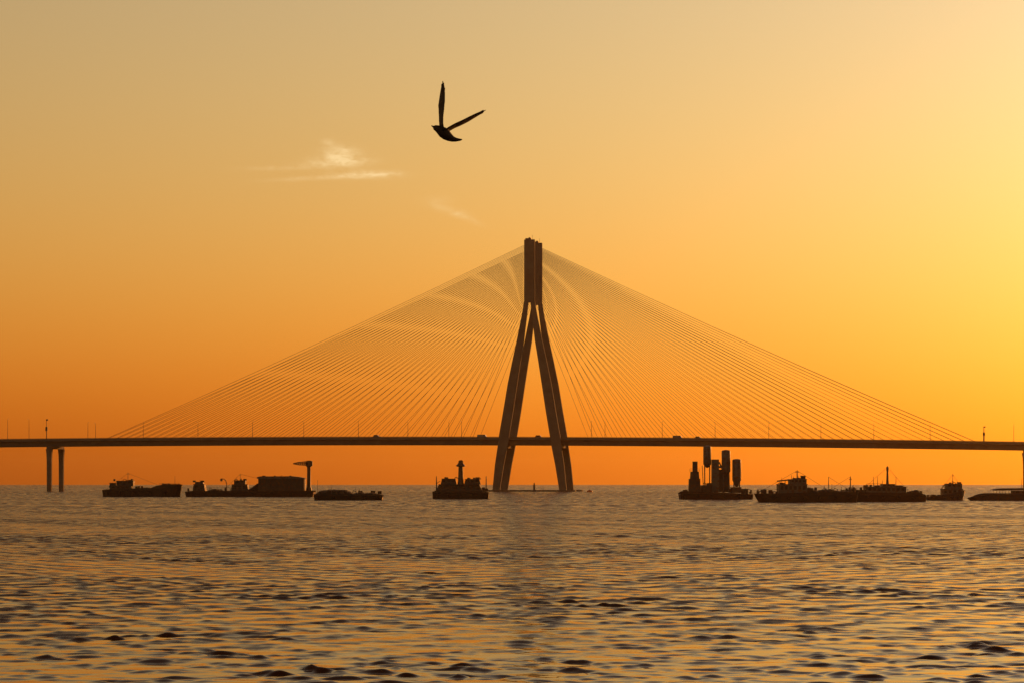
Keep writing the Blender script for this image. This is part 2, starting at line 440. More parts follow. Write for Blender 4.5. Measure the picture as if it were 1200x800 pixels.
def mast(px, w, H, r, label):
    o = tag(empty('signal_mast', on_deck(px, w), -TH), label, 'mast')
    MB().lathe(0, 0, [(r * 1.5, 0), (r * 1.5, 0.4), (r, 0.5), (r, H * 0.62), (r * 0.55, H * 0.64), (r * 0.5, H)], 8).build('pole', M['steel'], o)
    MB().box(-0.55, 0.55, -0.35, 0.35, H * 0.45, H * 0.64, 0.08).build('equipment_box', M['house_dark'], o)
    MB().box(-0.25, 0.85, -0.25, 0.25, H * 0.93, H * 1.0, 0.06).build('camera_head', M['house_dark'], o)
mast(54.5, 0.74, 11.6, 0.22, 'tall signal mast on the bridge deck above the left twin piers')
mast(1153, 0.74, 8.6, 0.36, 'thick short mast on the bridge deck beyond the right end of the cables')

def vehicle(px, w, L, H, W, paint, name, label, van=False):
    o = tag(empty(name, on_deck(px, w), -TH), label, 'car' if not van else 'van')
    hw = W / 2
    b = MB()
    if van:
        prof = [(-L / 2, 0.35), (L / 2 - 0.1, 0.35), (L / 2, 0.9), (L / 2 - 0.25, 1.15), (L / 2 - 0.75, H * 0.97), (L / 2 - 1.0, H), (-L / 2 + 0.1, H), (-L / 2, H * 0.95)]
    else:
        prof = [(-L / 2, 0.35), (L / 2 - 0.1, 0.35), (L / 2, 0.75), (L / 2 - 0.15, 0.95), (L / 2 - 1.25, 1.08), (L / 2 - 1.9, H * 0.97), (L / 2 - 2.2, H), (-L / 2 + 0.75, H), (-L / 2 + 0.25, 1.1), (-L / 2, 1.0)]
    b.rings([[(x, y, z) for x, z in prof] for y in (-hw, hw)]); b.build('body', paint, o)
    for sy in (-1, 1):
        g = MB()
        x0, x1 = (L / 2 - 1.6, L / 2 - 0.95) if van else (-L / 2 + 0.7, L / 2 - 2.1)
        y = sy * hw
        g.box(x0, x1, min(y, y + sy * 0.012), max(y, y + sy * 0.012), H * 0.66, H * 0.93); g.build('side_window', M['glass'], o)
        for xw in (-L / 2 + 0.85, L / 2 - 0.85):
            wh = MB(); n = 14
            wh.rings([[(xw + 0.34 * math.cos(2 * math.pi * i / n), y + d, 0.34 + 0.34 * math.sin(2 * math.pi * i / n)) for i in range(n)] for d in (-0.1, 0.1)])
            wh.build('wheel', M['rubber'], o)
vehicle(442, -5.5, 4.6, 1.95, 1.8, M['car_grey'], 'parked_car'.replace('parked_', ''), 'small grey car on the bridge deck far left of the pylon')
vehicle(565, -5.5, 5.0, 2.15, 1.9, M['car_white'], 'van', 'pale van on the bridge deck just left of the pylon', True)
vehicle(632, 5.0, 4.8, 2.05, 1.8, M['car_red'], 'car', 'red car on the bridge deck between the pylon legs')
vehicle(794, -5.5, 4.8, 2.1, 1.9, M['car_grey'], 'van', 'dark van on the bridge deck above the cement barge', True)
vehicle(819, 4.8, 4.5, 1.9, 1.8, M['car_white'], 'car', 'pale car on the bridge deck directly above the silos')

# navigation beacon on a dolphin between the pylon legs
def at(px, py_wl):
    Y = CAM_H * FPX / (py_wl - HOR); return ((px - 600) / FPX * Y, Y)
Yb = 1478.0
o = tag(empty('navigation_beacon', ((626 - 600) / FPX * Yb, Yb, 0)), 'small upright navigation beacon in the water between the pylon legs', 'beacon')
MB().lathe(0, 0, [(2.0, -2), (2.0, 0.7), (1.7, 0.9)], 12).build('base', M['pier'], o)
MB().lathe(0, 0, [(0.62, 0.9), (0.55, 2.8), (0.5, 3.4)], 10).build('tower', M['steel'], o)
MB().lathe(0, 0, [(0.75, 3.4), (0.75, 3.55), (0.3, 3.6), (0.3, 4.2), (0.38, 4.25), (0.05, 4.6)], 10).build('lantern', M['house_dark'], o)

def buoy(px, wl, r, h, m, label):
    X, Y = at(px, wl)
    o = tag(empty('mooring_buoy', (X, Y, 0)), label, 'buoy')
    MB().lathe(0, 0, [(r * 0.5, -h * 0.6), (r * 0.9, -h * 0.3), (r, 0), (r * 0.95, h * 0.35), (r * 0.75, h * 0.65), (r * 0.35, h * 0.85)], 14).build('float', m, o, True)
    MB().lathe(0, 0, [(r * 0.15, h * 0.8), (r * 0.15, h * 1.1), (r * 0.05, h * 1.15)], 8).build('lifting_eye', M['steel'], o)
buoy(691, 576, 1.5, 1.1, M['buoy_orange'], 'orange buoy beside the right end of the pylon base')

# ------------------------------------------------------------------ vessels
class Craft:
    def __init__(s, name, label, cat, xl, xr, wl, group='vessels anchored before the bridge'):
        s.Y = CAM_H * FPX / (wl - HOR); s.m = s.Y / FPX; s.cx = (xl + xr) / 2; s.wl = wl; s.xl = xl; s.xr = xr
        s.o = tag(empty(name, ((s.cx - 600) * s.m, s.Y, 0)), label, cat, group)
    def x(s, px): return (px - s.cx) * s.m
    def z(s, py): return (s.wl - py) * s.m
    def hull(s, sheer, beam, m, left='bow', right='stern', bul=0.5, rake=1.0, draft=0.9):
        xs0, xs1 = s.x(s.xl), s.x(s.xr); N = 22; rs = []
        sx = [s.x(a) for a, b in sheer]; sz = [s.z(b) for a, b in sheer]
        hb = beam / 2
        for i in range(N):
            t = 0.5 - 0.5 * math.cos(math.pi * i / (N - 1))
            x = xs0 + (xs1 - xs0) * t
            zt = float(np.interp(x, sx, sz))
            def fac(u, kind):
                if kind == 'bow': return math.sqrt(max(0.002, 1 - (1 - min(1, u / 0.3)) ** 2)) if u < 0.3 else 1
                if kind == 'stern': return 0.8 + 0.2 * math.sqrt(max(0, 1 - (1 - min(1, u / 0.15)) ** 2))
                return 0.97 if u < 0.02 else 1
            b = hb * fac(t, left) * fac(1 - t, right)
            rk = 0.0
            if t < 0.2: rk = -(1 - t / 0.2) * (rake if left == 'bow' else rake * 0.4)
            if t > 0.8: rk = ((t - 0.8) / 0.2) * (rake if right == 'bow' else rake * 0.4)
            def P(y, z): return (x + rk * (z - zt) / max(0.6, zt + draft), y, z)
            bi = max(b - 0.18, b * 0.5)
            rs.append([P(-b * 0.75, -draft), P(-b * 0.97, -0.25), P(-b, zt * 0.5), P(-b * 1.0, zt), P(-bi, zt), P(-bi, zt - bul),
                       P(bi, zt - bul), P(bi, zt), P(b, zt), P(b, zt * 0.5), P(b * 0.97, -0.25), P(b * 0.75, -draft)])
        h = MB().rings(rs).build('hull', m, s.o)
        st = MB()                             # rubbing strake along both sides
        for sg in (-1, 1):
            pts = []
            for r_ in rs[1:-1]:
                p = r_[2] if sg < 0 else r_[9]
                pts.append((p[0], p[1] + sg * 0.05, p[2] * 1.35))
            st.tube(pts, 0.11, 5)
        st.build('rubbing_strake', M['rubber'], h)
        s.h = h
        return h
    def house(s, x0, x1, yt, yb, d, m, yc=0.0, win=0, roof=0.12, slope=0.0, name='deckhouse'):
        a, b, zt, zb = s.x(x0), s.x(x1), s.z(yt), s.z(yb)
        mb = MB()
        rt = min(0.14, (zt - zb) * 0.25) if roof else 0
        mb.hexa([(a, yc - d / 2, zb), (b, yc - d / 2, zb), (b, yc + d / 2, zb), (a, yc + d / 2, zb)],
                [(a + slope, yc - d / 2 + abs(slope) * .5, zt - rt), (b - slope, yc - d / 2 + abs(slope) * .5, zt - rt), (b - slope, yc + d / 2 - abs(slope) * .5, zt - rt), (a + slope, yc + d / 2 - abs(slope) * .5, zt - rt)])
        o = mb.build(name, m, s.o)
        if roof:
            MB().box(a + slope - roof, b - slope + roof, yc - d / 2 - roof, yc + d / 2 + roof, zt - rt + 0.003, zt, 0.03).build('roof', m, o)
        for k in range(win):
            w = (b - a) / (win * 1.7 + 0.7); xk = a + w * 0.7 + k * w * 1.7
            zc = zb + (zt - zb) * 0.62; hh = min(0.45, (zt - zb) * 0.18)
            MB().box(xk, xk + w, yc - d / 2 - 0.03, yc - d / 2 + 0.05, zc - hh, zc + hh).build('window', M['glass'], o)
        return o
    def post(s, px, y0, y1, r, m=None, name='mast', yc=0.0, cross=None):
        mb = MB(); mb.lathe(s.x(px), yc, [(r, s.z(y0)), (r * 0.9, s.z((y0 + y1) / 2)), (r * 0.6, s.z(y1))], 8)
        o = mb.build(name, m or M['steel'], s.o)
        if cross:
            zc = s.z(y1) * 0.8 + s.z(y0) * 0.2
            MB().tube([(s.x(px) - cross, yc, zc), (s.x(px) + cross, yc, zc)], r * 0.5, 5).build('yard', m or M['steel'], o)
        return o
    def heap(s, prof, yb, d, m, name='cargo_heap', yc=0.0, seed=1):
        rnd = random.Random(seed); mb = MB(); rs = []
        n = 28
        xs = [p[0] for p in prof]; ys = [p[1] for p in prof]
        for i in range(n + 1):
            px = prof[0][0] + (prof[-1][0] - prof[0][0]) * i / n
            top = s.z(float(np.interp(px, xs, ys))) + rnd.uniform(-0.10, 0.10)
            zb = s.z(yb); top = max(top, zb + 0.1)
            rs.append([(s.x(px), yc - d / 2, zb), (s.x(px), yc - d * 0.36, zb + (top - zb) * rnd.uniform(0.55, 0.8)), (s.x(px), yc - d * 0.12, zb + (top - zb) * rnd.uniform(0.9, 1.0)),
                       (s.x(px), yc + d * 0.12, top), (s.x(px), yc + d * 0.36, zb + (top - zb) * rnd.uniform(0.55, 0.8)), (s.x(px), yc + d / 2, zb)])
        return mb.rings(rs).build(name, m, s.o)
    def gear(s, x0, x1, ybase, n, seed, hmax=1.1, beam=4.0):
        rnd = random.Random(seed); mb = MB()
        for _ in range(n):
            px = rnd.uniform(x0, x1); yb = s.z(ybase) - 0.1; y = rnd.uniform(-beam / 2, beam / 2); x = s.x(px); k = rnd.random()
            h = rnd.uniform(0.35, hmax)
            if k < 0.35: w = rnd.uniform(0.2, 0.7); mb.box(x - w, x + w, y - 0.35, y + 0.35, yb, yb + h, 0.05)
            elif k < 0.6: mb.lathe(x, y, [(0.3, yb), (0.3, yb + h * .9), (0.22, yb + h)], 9)
            elif k < 0.8: mb.tube([(x - 0.5, y, yb), (x - 0.2, y, yb + h), (x + 0.4, y, yb + h * 0.7), (x + 0.6, y, yb)], 0.09, 5)
            else: mb.tube([(x, y, yb), (x + rnd.uniform(-.2, .2), y, yb + h * 1.7)], 0.05, 5)
        return tag(mb.build('deck_gear', M['house_dark'], s.o), kind='stuff')
    def tyres(s, pxs, beam, py):
        for px in pxs:
            n = 12; x = s.x(px); z = s.z(py); y = -beam / 2 - 0.12; rs = []
            mb = MB()
            for q in range(n):
                a = 2 * math.pi * q / n
                c_, s_ = math.cos(a), math.sin(a)
                rs.append([(x + c_ * (0.36 + 0.13 * math.cos(b)), y + 0.11 * math.sin(b), z + s_ * (0.36 + 0.13 * math.cos(b))) for b in (0, 1.57, 3.14, 4.71)])
            rs.append(rs[0]); mb.rings(rs, False)
            mb.build('tyre_fender', M['rubber'], s.h)
    def stay(s, p0, p1):
        a = (s.x(p0[0]), 0.0, s.z(p0[1])); b = (s.x(p1[0]), 0.0, s.z(p1[1]))
        return MB().tube([a, b], 0.03, 4).build('rigging_wire', M['steel'], s.o)
    def rail(s, x0, x1, ybase, h, yc):
        mb = MB(); a, b = s.x(x0), s.x(x1); z = s.z(ybase); n = max(2, int(abs(b - a) / 1.2))
        for i in range(n + 1):
            xx = a + (b - a) * i / n; mb.tube([(xx, yc, z), (xx, yc, z + h)], 0.035, 4)
        for q in (0.5, 1.0): mb.tube([(a, yc, z + h * q), (b, yc, z + h * q)], 0.03, 4)
        return mb.build('railing', M['steel'], s.o)

# A: low black coaster with wheelhouse aft, far left
c = Craft('cargo_boat', 'low black cargo boat with small wheelhouse, leftmost of the vessels', 'boat', 121, 214, 581.5)
c.hull([(121, 573.5), (130, 572.5), (150, 571.8), (178, 571.3), (187, 567.6), (208, 566.6), (214, 567.2)], 6.5, M['hull_black'], 'stern', 'bow', 0.6, 1.0)
c.house(130, 154, 568.5, 574, 4.6, M['house_dark'], win=4, slope=-0.25)
c.house(137.5, 157, 562.7, 568.6, 4.0, M['house_dark'], win=3, name='wheelhouse')
c.house(129, 135.5, 565.2, 568.6, 2.0, M['house_dark'], name='funnel')
c.post(150, 562.8, 553, 0.09, cross=0.5); c.post(143, 562.8, 559.5, 0.06, name='aerial')
c.post(205, 567.5, 557, 0.06, name='foremast')
c.heap([(158, 572.5), (164, 571), (176, 570.8), (182, 571.5)], 573.5, 4.5, M['cargo'], seed=3)
c.rail(188, 212, 567.6, 0.5, -2.6)
c.gear(158, 184, 571.8, 9, 21, 0.9); c.gear(131, 156, 562.8, 6, 22, 0.7, 2.5); c.gear(189, 210, 567.2, 5, 23, 0.5)
c.tyres((128, 143, 160, 178, 196), 6.5, 577); c.stay((150, 554), (186, 568)); c.stay((150, 554), (124, 573))

# B: long crane barge
c = Craft('crane_barge', 'long dark barge with big covered hopper and pedestal crane at its right end', 'barge', 219, 369, 581.5)
c.hull([(219, 575.5), (226, 574.6), (369, 574.2)], 11, M['hull_rust'], 'blunt', 'blunt', 0.4, 1.2)
c.house(226.5, 241.5, 566.5, 576, 5.0, M['house_dark'], win=2, slope=0.35)
c.house(229, 239, 564.0, 566.6, 3.6, M['house_dark'], win=2, name='wheelhouse', slope=0.15)
c.post(265.5, 576, 566, 0.16, name='davit_post')
MB().tube([(c.x(265.5), 0, c.z(566.2)), (c.x(264.5), 0, c.z(562.5)), (c.x(262), 0, c.z(560.6)), (c.x(259.5), 0, c.z(560.4))], [0.15, 0.14, 0.12, 0.1], 6).build('davit_arm', M['steel'], c.o)
MB().lathe(c.x(259.5), 0, [(0.05, c.z(563.5)), (0.35, c.z(563)), (0.4, c.z(560.8)), (0.1, c.z(560))], 8).build('floodlight', M['steel'], c.o)
c.heap([(243, 574), (250, 572.5), (257, 572.8), (262, 574)], 576, 6, M['cargo'], seed=4)
c.house(271.5, 291.5, 566.8, 576, 5.2, M['house_dark'], win=3, slope=0.3)
c.house(275, 288, 562.2, 566.9, 4.0, M['house_dark'], win=2, name='wheelhouse')
c.post(281.5, 562.3, 554.5, 0.08, cross=0.4); c.post(277, 562.3, 559, 0.05, name='aerial')
c.heap([(292, 572.5), (296, 570), (300, 567), (305, 564)], 576, 6.5, M['cargo'], seed=6)
hb = c.house(304, 357.5, 560.3, 576, 8.4, M['house_dark'], roof=0, name='hopper')
for k in range(9):                            # stiffening ribs of the hopper wall
    xx = c.x(306 + k * 6.1)
    MB().box(xx - 0.09, xx + 0.09, -4.4, -4.19, c.z(575.9), c.z(560.5)).build('wall_rib', M['house_dark'], hb)
rf = MB()
rf.rings([[(c.x(a), y, c.z(b)) for a, b in ((302.5, 560.28), (302.5, 558.6), (306, 557.6), (343, 557.4), (351, 558.2), (358.8, 560.0), (358.8, 560.28))] for y in (-4.6, 4.6)])
rf.build('hopper_cover', M['steel'], c.o)
MB().lathe(c.x(362), 0, [(0.95, c.z(576)), (0.9, c.z(572)), (0.62, c.z(570)), (0.56, c.z(547)), (0.8, c.z(546.4)), (0.8, c.z(545.4))], 14).build('crane_pedestal', M['crane'], c.o, True)
cb = MB(); cb.rings([[(c.x(a), y, c.z(b)) for a, b in ((358.2, 545.4), (358.4, 541), (360, 539.2), (364.5, 539.2), (366.4, 540.4), (366.4, 545.4))] for y in (-1.1, 1.1)])
cab = cb.build('crane_cab', M['crane'], c.o)
MB().box(c.x(358.6), c.x(361), -1.16, -1.09, c.z(544.6), c.z(541.2)).build('window', M['glass'], cab)
jb = MB()
for y in (-0.55, 0.55):
    jb.tube([(c.x(359), y, c.z(544.6)), (c.x(350), y, c.z(544.0)), (c.x(343.8), y * 0.3, c.z(542.9))], 0.14, 5)
    jb.tube([(c.x(359), y, c.z(540.6)), (c.x(350), y, c.z(541.2)), (c.x(343.8), y * 0.3, c.z(542.5))], 0.14, 5)
    for k in range(7):
        u0, u1 = k / 7, (k + 1) / 7
        xa, xb = 359 - 15 * u0, 359 - 15 * u1
        jb.tube([(c.x(xa), y * (1 - .7 * u0), c.z(544.6 - 1.6 * u0)), (c.x(xb), y * (1 - .7 * u1), c.z(540.6 + 1.9 * u1))], 0.09, 4)
for k in range(5):
    xa = 357.5 - 2.4 * k
    jb.box(c.x(xa - 1.0), c.x(xa), -0.5, 0.5, c.z(543.6), c.z(541.8))
jb.build('crane_jib', M['crane'], c.o)
c.rail(243, 300, 574.2, 1.0, -5.2)
c.gear(221, 300, 574.6, 22, 31, 1.2, 8); c.gear(227, 241, 564.2, 4, 32, 0.6, 2.5); c.gear(276, 288, 562.3, 5, 33, 0.7, 2.5); c.gear(305, 350, 557.6, 5, 34, 0.3, 5)
c.tyres((230, 252, 275, 297, 320, 342, 362), 11, 578.5); c.stay((281.5, 555), (304, 560.5)); c.stay((281.5, 555), (262, 574)); c.stay((359, 539.6), (344, 542.4))

# C: low flat barge
c = Craft('flat_barge', 'low flat black barge with heaped deck cargo, lower right of the crane barge', 'barge', 368.5, 449, 585.5)
c.hull([(368.5, 578.5), (374, 577.5), (425, 578.2), (445, 578.6), (449, 579.6)], 7, M['hull_black'], 'blunt', 'stern', 0.4, 0.8)
c.heap([(371, 577), (376, 573.5), (382, 574.5), (386, 572.8), (396, 573), (406, 573.2), (411, 576), (413, 578)], 579, 5.2, M['cargo'], seed=8)
c.heap([(412, 578), (418, 577), (424, 575.6), (428, 577), (436, 576.6), (442, 577.2), (446, 579)], 579.3, 4.6, M['cargo'], seed=9)
c.gear(371, 447, 577.8, 16, 41, 1.0, 4.5); c.tyres((376, 392, 410, 428, 442), 7, 582)
for px, yt in ((373, 562), (389, 567), (425.5, 572)): c.post(px, 578, yt, 0.05, name='pole', yc=-2.5)

# D: crane boat seen end-on
c = Craft('crane_boat', 'small dark boat with mushroom-topped crane column, left of the pylon base', 'boat', 507, 573, 584)
c.hull([(507, 575.6), (512, 573.8), (562, 574.6), (573, 576.2)], 8, M['hull_black'], 'stern', 'stern', 0.5, 0.4)
c.house(510.5, 566, 566.8, 576, 6.2, M['house_dark'], win=6, slope=0.9)
c.house(516.5, 535.5, 560.2, 567, 4.6, M['house_dark'], win=3, slope=0.35, name='wheelhouse')
c.house(544, 563.5, 560.6, 567, 4.6, M['house_dark'], win=3, slope=0.35, name='wheelhouse')
MB().lathe(c.x(540), -1.2, [(0.95, c.z(568)), (0.75, c.z(564)), (0.62, c.z(550)), (0.58, c.z(546.5)), (0.9, c.z(546.2)), (1.3, c.z(545.6)), (1.25, c.z(544.9)), (0.85, c.z(543.2)), (0.62, c.z(541.5))], 16).build('crane_column', M['crane'], c.o, True)
hd = MB(); hd.rings([[(c.x(a), y - 1.2, c.z(b)) for a, b in ((537.6, 543.4), (537.4, 540.2), (538.6, 538.8), (541.6, 538.6), (542.8, 540.0), (542.6, 543.4))] for y in (-0.7, 0.7)])
hd.build('crane_cab', M['crane'], c.o)
jb = MB()                                     # jib pointing away from the viewer
for sx in (-0.4, 0.4):
    jb.tube([(c.x(540) + sx, -0.6, c.z(541)), (c.x(540) + sx * 0.4, 6.5, c.z(541.8))], 0.11, 5)
for k in range(6):
    y = -0.2 + k * 1.05
    jb.tube([(c.x(540) - 0.38 + .04 * k, y, c.z(541.1)), (c.x(540) + 0.38 - .04 * k, y + 0.6, c.z(541.2))], 0.06, 4)
jb.build('crane_jib', M['crane'], c.o)
c.gear(509, 571, 574.6, 10, 51, 1.3, 5); c.gear(517, 535, 560.4, 5, 52, 0.6, 3); c.gear(545, 562, 560.8, 5, 53, 0.6, 3)
c.tyres((513, 527, 541, 556, 567), 8, 579.5)
for px in (511.5, 569.8): c.post(px, 576, 557.5, 0.17, name='bollard_post')
MB().tube([(c.x(511.5), 0, c.z(566)), (c.x(516), 0, c.z(563))], 0.07, 5).build('brace', M['steel'], c.o)

# E: floating concrete plant
c = Craft('cement_barge', 'floating cement plant barge with tall silos under the bridge deck', 'barge', 796, 881.5, 584.5)
c.hull([(796, 577), (801, 574.6), (808, 575.2), (845, 576.4), (881.5, 578.4)], 10, M['hull_rust'], 'blunt', 'stern', 0.4, 0.8)
st = c.house(807, 820.5, 560.5, 576.5, 4.2, M['house_dark'], win=0, roof=0.06, slope=0.12, name='mixing_tower')
c.house(808.8, 819.2, 552.0, 560.6, 3.2, M['house_dark'], roof=0.05, slope=0.15, name='tower_tier')
c.house(811.6, 817.3, 540.2, 552.1, 1.5, M['house_dark'], roof=0.05, slope=0.03, name='tower_top')
c.rail(808, 819, 552.0, 0.7, -1.7)
def silo(px0, px1, yt, yc_, yn, yleg, y, nl=4):
    r = (px1 - px0) / 2 * c.m; x = c.x((px0 + px1) / 2)
    o = MB().lathe(x, y, [(r * 0.30, c.z(yn)), (r * 0.98, c.z(yc_)), (r, c.z(yc_ - 0.6)), (r, c.z((yt + yc_) / 2)), (r, c.z(yt + 1.6)), (r * 0.86, c.z(yt + 0.7)), (r * 0.25, c.z(yt))], 18).build('silo', M['silo'], c.o, True)
    for k in range(3):
        zz = c.z(yt + 2 + (yc_ - yt - 3) * (k + 0.5) / 3)
        MB().lathe(x, y, [(r * 0.99, zz - 0.06), (r * 1.03, zz - 0.05), (r * 1.03, zz + 0.05), (r * 0.99, zz + 0.06)], 18).build('hoop', M['steel'], o)
    MB().tube([(x + r * 0.5, y - r * 1.0, c.z(yc_)), (x + r * 0.5, y - r * 1.0, c.z(yt + 1))], 0.08, 5).build('ladder', M['steel'], o)
    for k in range(nl):
        a = math.pi / 4 + k * math.pi / 2
        MB().tube([(x + r * 0.85 * math.cos(a), y + r * 0.85 * math.sin(a), c.z(yleg)), (x + r * 0.9 * math.cos(a), y + r * 0.9 * math.sin(a), c.z(yc_ - 1))], 0.11, 6).build('leg', M['steel'], o)
    return o
silo(824.3, 833.6, 521.6, 543.5, 547.5, 575.5, 0.6)
silo(845.4, 855.8, 526.6, 552.0, 557, 575.8, -0.6)
silo(858.0, 868.4, 537.2, 562.0, 570, 576.3, -0.4)
c.house(834.2, 842.4, 537.8, 576, 3.6, M['silo'], roof=0.05, slope=0.04, yc=0.8, name='batching_tower')
c.house(834.6, 855.2, 549.5, 576, 3.4, M['house_dark'], roof=0.06, slope=0.1, yc=1.2, name='batching_house')
c.house(821.5, 834, 568.0, 576, 3.6, M['house_dark'], roof=0.06, name='engine_house')
c.house(856.5, 868.0, 570.2, 577, 4.0, M['house_dark'], roof=0.06, name='pump_house')
c.house(869, 876, 572.2, 578.5, 3.4, M['house_dark'], roof=0.05, name='stores_house')
c.gear(798, 880, 576.0, 22, 61, 1.3, 7); c.gear(869, 881, 577.5, 5, 62, 1.2, 5); c.gear(822, 833, 568.2, 4, 63, 0.8, 2.5); c.tyres((801, 816, 832, 848, 864, 877), 10, 580.5)
MB().tube([(c.x(823.8), -1.0, c.z(568)), (c.x(822.6), -1.0, c.z(545))], 0.09, 5).build('feed_pipe', M['steel'], c.o)
MB().tube([(c.x(842.4), -1.2, c.z(541)), (c.x(846), -1.2, c.z(549))], 0.22, 6).build('chute', M['steel'], c.o)
MB().box(c.x(842.5), c.x(845.4), -0.6, 0.6, c.z(548), c.z(545.5)).build('walkway', M['steel'], c.o)

# F1: dredger, bow to the left
c = Craft('dredger', 'dark dredger with stepped bridge house and mast, bow pointing left, beside the cement barge', 'ship', 883, 1004, 588)
c.hull([(883, 577.6), (893, 577.8), (911, 577.4), (946, 576.2), (1004, 575.8)], 8, M['hull_black'], 'bow', 'stern', 0.5, 1.6)
c.house(911.3, 944.5, 566.6, 578, 5.4, M['house'], win=6)
c.house(924.5, 944, 560.8, 566.7, 4.6, M['house'], win=4, name='wheelhouse')
c.house(938.6, 943.6, 556.8, 560.9, 1.6, M['house_dark'], name='funnel')
c.post(934.2, 560.9, 550.5, 0.14, cross=0.5); c.post(927.5, 560.9, 556, 0.06, name='aerial'); c.post(930, 560.9, 557.5, 0.05, name='aerial')
bm_ = MB(); bm_.tube([(c.x(910), -1.0, c.z(563.2)), (c.x(925), -1.0, c.z(561.6))], 0.16, 6); bm_.tube([(c.x(913.5), -1.0, c.z(566.6)), (c.x(913.5), -1.0, c.z(563))], 0.09, 5); bm_.tube([(c.x(919.5), -1.0, c.z(566.6)), (c.x(919.5), -1.0, c.z(562.3))], 0.09, 5)
bm_.build('awning_frame', M['steel'], c.o)
c.post(916, 566.6, 559, 0.05, name='aerial')
c.house(945, 951.5, 571.2, 577, 4.0, M['house_dark'], name='winch_house')
c.heap([(952, 575.5), (958, 573.5), (966, 572.8), (976, 572.6), (982, 574), (990, 574.4), (1000, 575)], 577.5, 6, M['cargo'], seed=12)
c.post(971, 575, 558, 0.10, name='derrick_post'); c.post(996.5, 575, 557.5, 0.12, name='derrick_post', cross=0.35)
c.rail(886, 910, 577.6, 0.9, -2.6)
c.gear(888, 910, 577.4, 7, 71, 0.9, 3.5); c.gear(946, 1002, 575.4, 16, 72, 1.1, 5); c.gear(912, 924, 566.8, 4, 73, 0.6, 3); c.gear(925, 938, 561.0, 5, 74, 0.6, 3)
c.tyres((905, 922, 940, 958, 976, 994), 8, 582.5); c.stay((934.2, 551), (888, 577)); c.stay((934.2, 551), (971, 574)); c.stay((971, 558.5), (996.5, 574)); c.stay((996.5, 558), (971, 574))

# F2: second ship with a single stout mast
c = Craft('work_ship', 'long low work ship with one stout tall mast amidships, right of the dredger', 'ship', 985, 1083.5, 587.3)
c.hull([(985, 576.5), (1013, 576.2), (1060, 577), (1070, 576.0), (1080, 578.2), (1083.5, 580)], 8, M['hull_rust'], 'stern', 'stern', 0.5, 0.8)
c.house(987, 1013, 573.3, 578, 5.6, M['house_dark'], roof=0.1)
c.house(1013.4, 1060, 569.6, 578, 6.0, M['house'], win=8, roof=0.25)
c.house(1032, 1048.5, 566.4, 569.7, 4.4, M['house'], win=3, name='wheelhouse', slope=0.25)
MB().lathe(c.x(1040), 0, [(0.34, c.z(566.6)), (0.26, c.z(560)), (0.20, c.z(552)), (0.27, c.z(551)), (0.27, c.z(547)), (0.12, c.z(545.8))], 10).build('mast', M['house'], c.o, True)
for px, yt in ((1023.5, 557.5), (1028.5, 557.8), (1050, 558.5), (1034, 562), (997, 558)): c.post(px, 569.7 if px > 1013 else 573.4, yt, 0.07, name='aerial')
c.heap([(1061, 577), (1066, 575), (1071, 574), (1076, 574.8), (1081, 578)], 579, 5, M['cargo'], seed=15)
c.rail(1014, 1031, 569.6, 0.7, -2.8)
c.gear(988, 1012, 573.5, 7, 81, 0.8, 4); c.gear(1014, 1058, 569.8, 10, 82, 0.6, 4); c.gear(1060, 1081, 576.6, 6, 83, 0.8, 3)
c.tyres((998, 1015, 1032, 1050, 1068), 8, 582); c.stay((1040, 547), (1060, 569.8)); c.stay((1040, 547), (1014, 569.8))

# G: tug
c = Craft('tug_boat', 'small dark tug with tall wheelhouse and pole mast near the right edge', 'boat', 1085, 1131, 585.8)
c.hull([(1085, 582.4), (1091, 580.8), (1103, 579.2), (1112, 577.6), (1126, 574.6), (1131, 573.8)], 4.2, M['hull_blue'], 'stern', 'bow', 0.4, 0.8)
c.house(1103.2, 1127.0, 572.2, 581, 3.2, M['house'], win=4)
c.house(1107.8, 1126.4, 566.0, 572.3, 2.8, M['house'], win=3, name='wheelhouse')
c.house(1121.8, 1126.0, 564.2, 566.1, 1.0, M['house_dark'], name='searchlight_stand')
c.post(1116.5, 566.1, 554.8, 0.08, cross=0.35)
c.gear(1087, 1102, 581.0, 5, 91, 0.6, 2); c.gear(1108, 1121, 566.2, 4, 92, 0.5, 1.8); c.tyres((1092, 1103, 1114, 1124), 4.2, 582); c.stay((1116.5, 555.2), (1129, 574)); c.stay((1116.5, 555.2), (1104, 572.2))
fr = MB(); fr.tube([(c.x(1103.8), -0.8, c.z(572.2)), (c.x(1105.6), -0.8, c.z(568)), (c.x(1108), -0.8, c.z(567.4))], 0.07, 5); fr.tube([(c.x(1103.8), 0.8, c.z(572.2)), (c.x(1105.6), 0.8, c.z(568)), (c.x(1108), 0.8, c.z(567.4))], 0.07, 5)
fr.build('awning_frame', M['steel'], c.o)

# H: ferry with a long canopy, cut by the right edge
c = Craft('ferry_boat', 'dark low boat with a long flat canopy, cut off by the right edge', 'boat', 1133, 1222, 586)
c.hull([(1133, 583.2), (1141, 581.0), (1147, 578.4), (1156, 577.2), (1180, 577.4), (1222, 577.2)], 5.5, M['hull_blue'], 'bow', 'stern', 0.4, 2.2)
cn = MB(); cn.rings([[(c.x(a), y, c.z(b)) for a, b in ((1161, 573.9), (1166, 572.2), (1172, 571.6), (1218, 571.0), (1218, 573.6), (1170, 574.2))] for y in (-2.5, 2.5)])
cn.build('canopy', M['house_dark'], c.o)
for k in range(8):
    for y in (-2.2, 2.2):
        c.post(1166 + k * 7.2, 578.2, 573.9, 0.06, name='canopy_post', yc=y)
c.house(1186, 1214, 574.4, 579, 3.6, M['house_dark'], win=4, roof=0, name='cabin')
c.post(1197, 571.2, 560, 0.06)

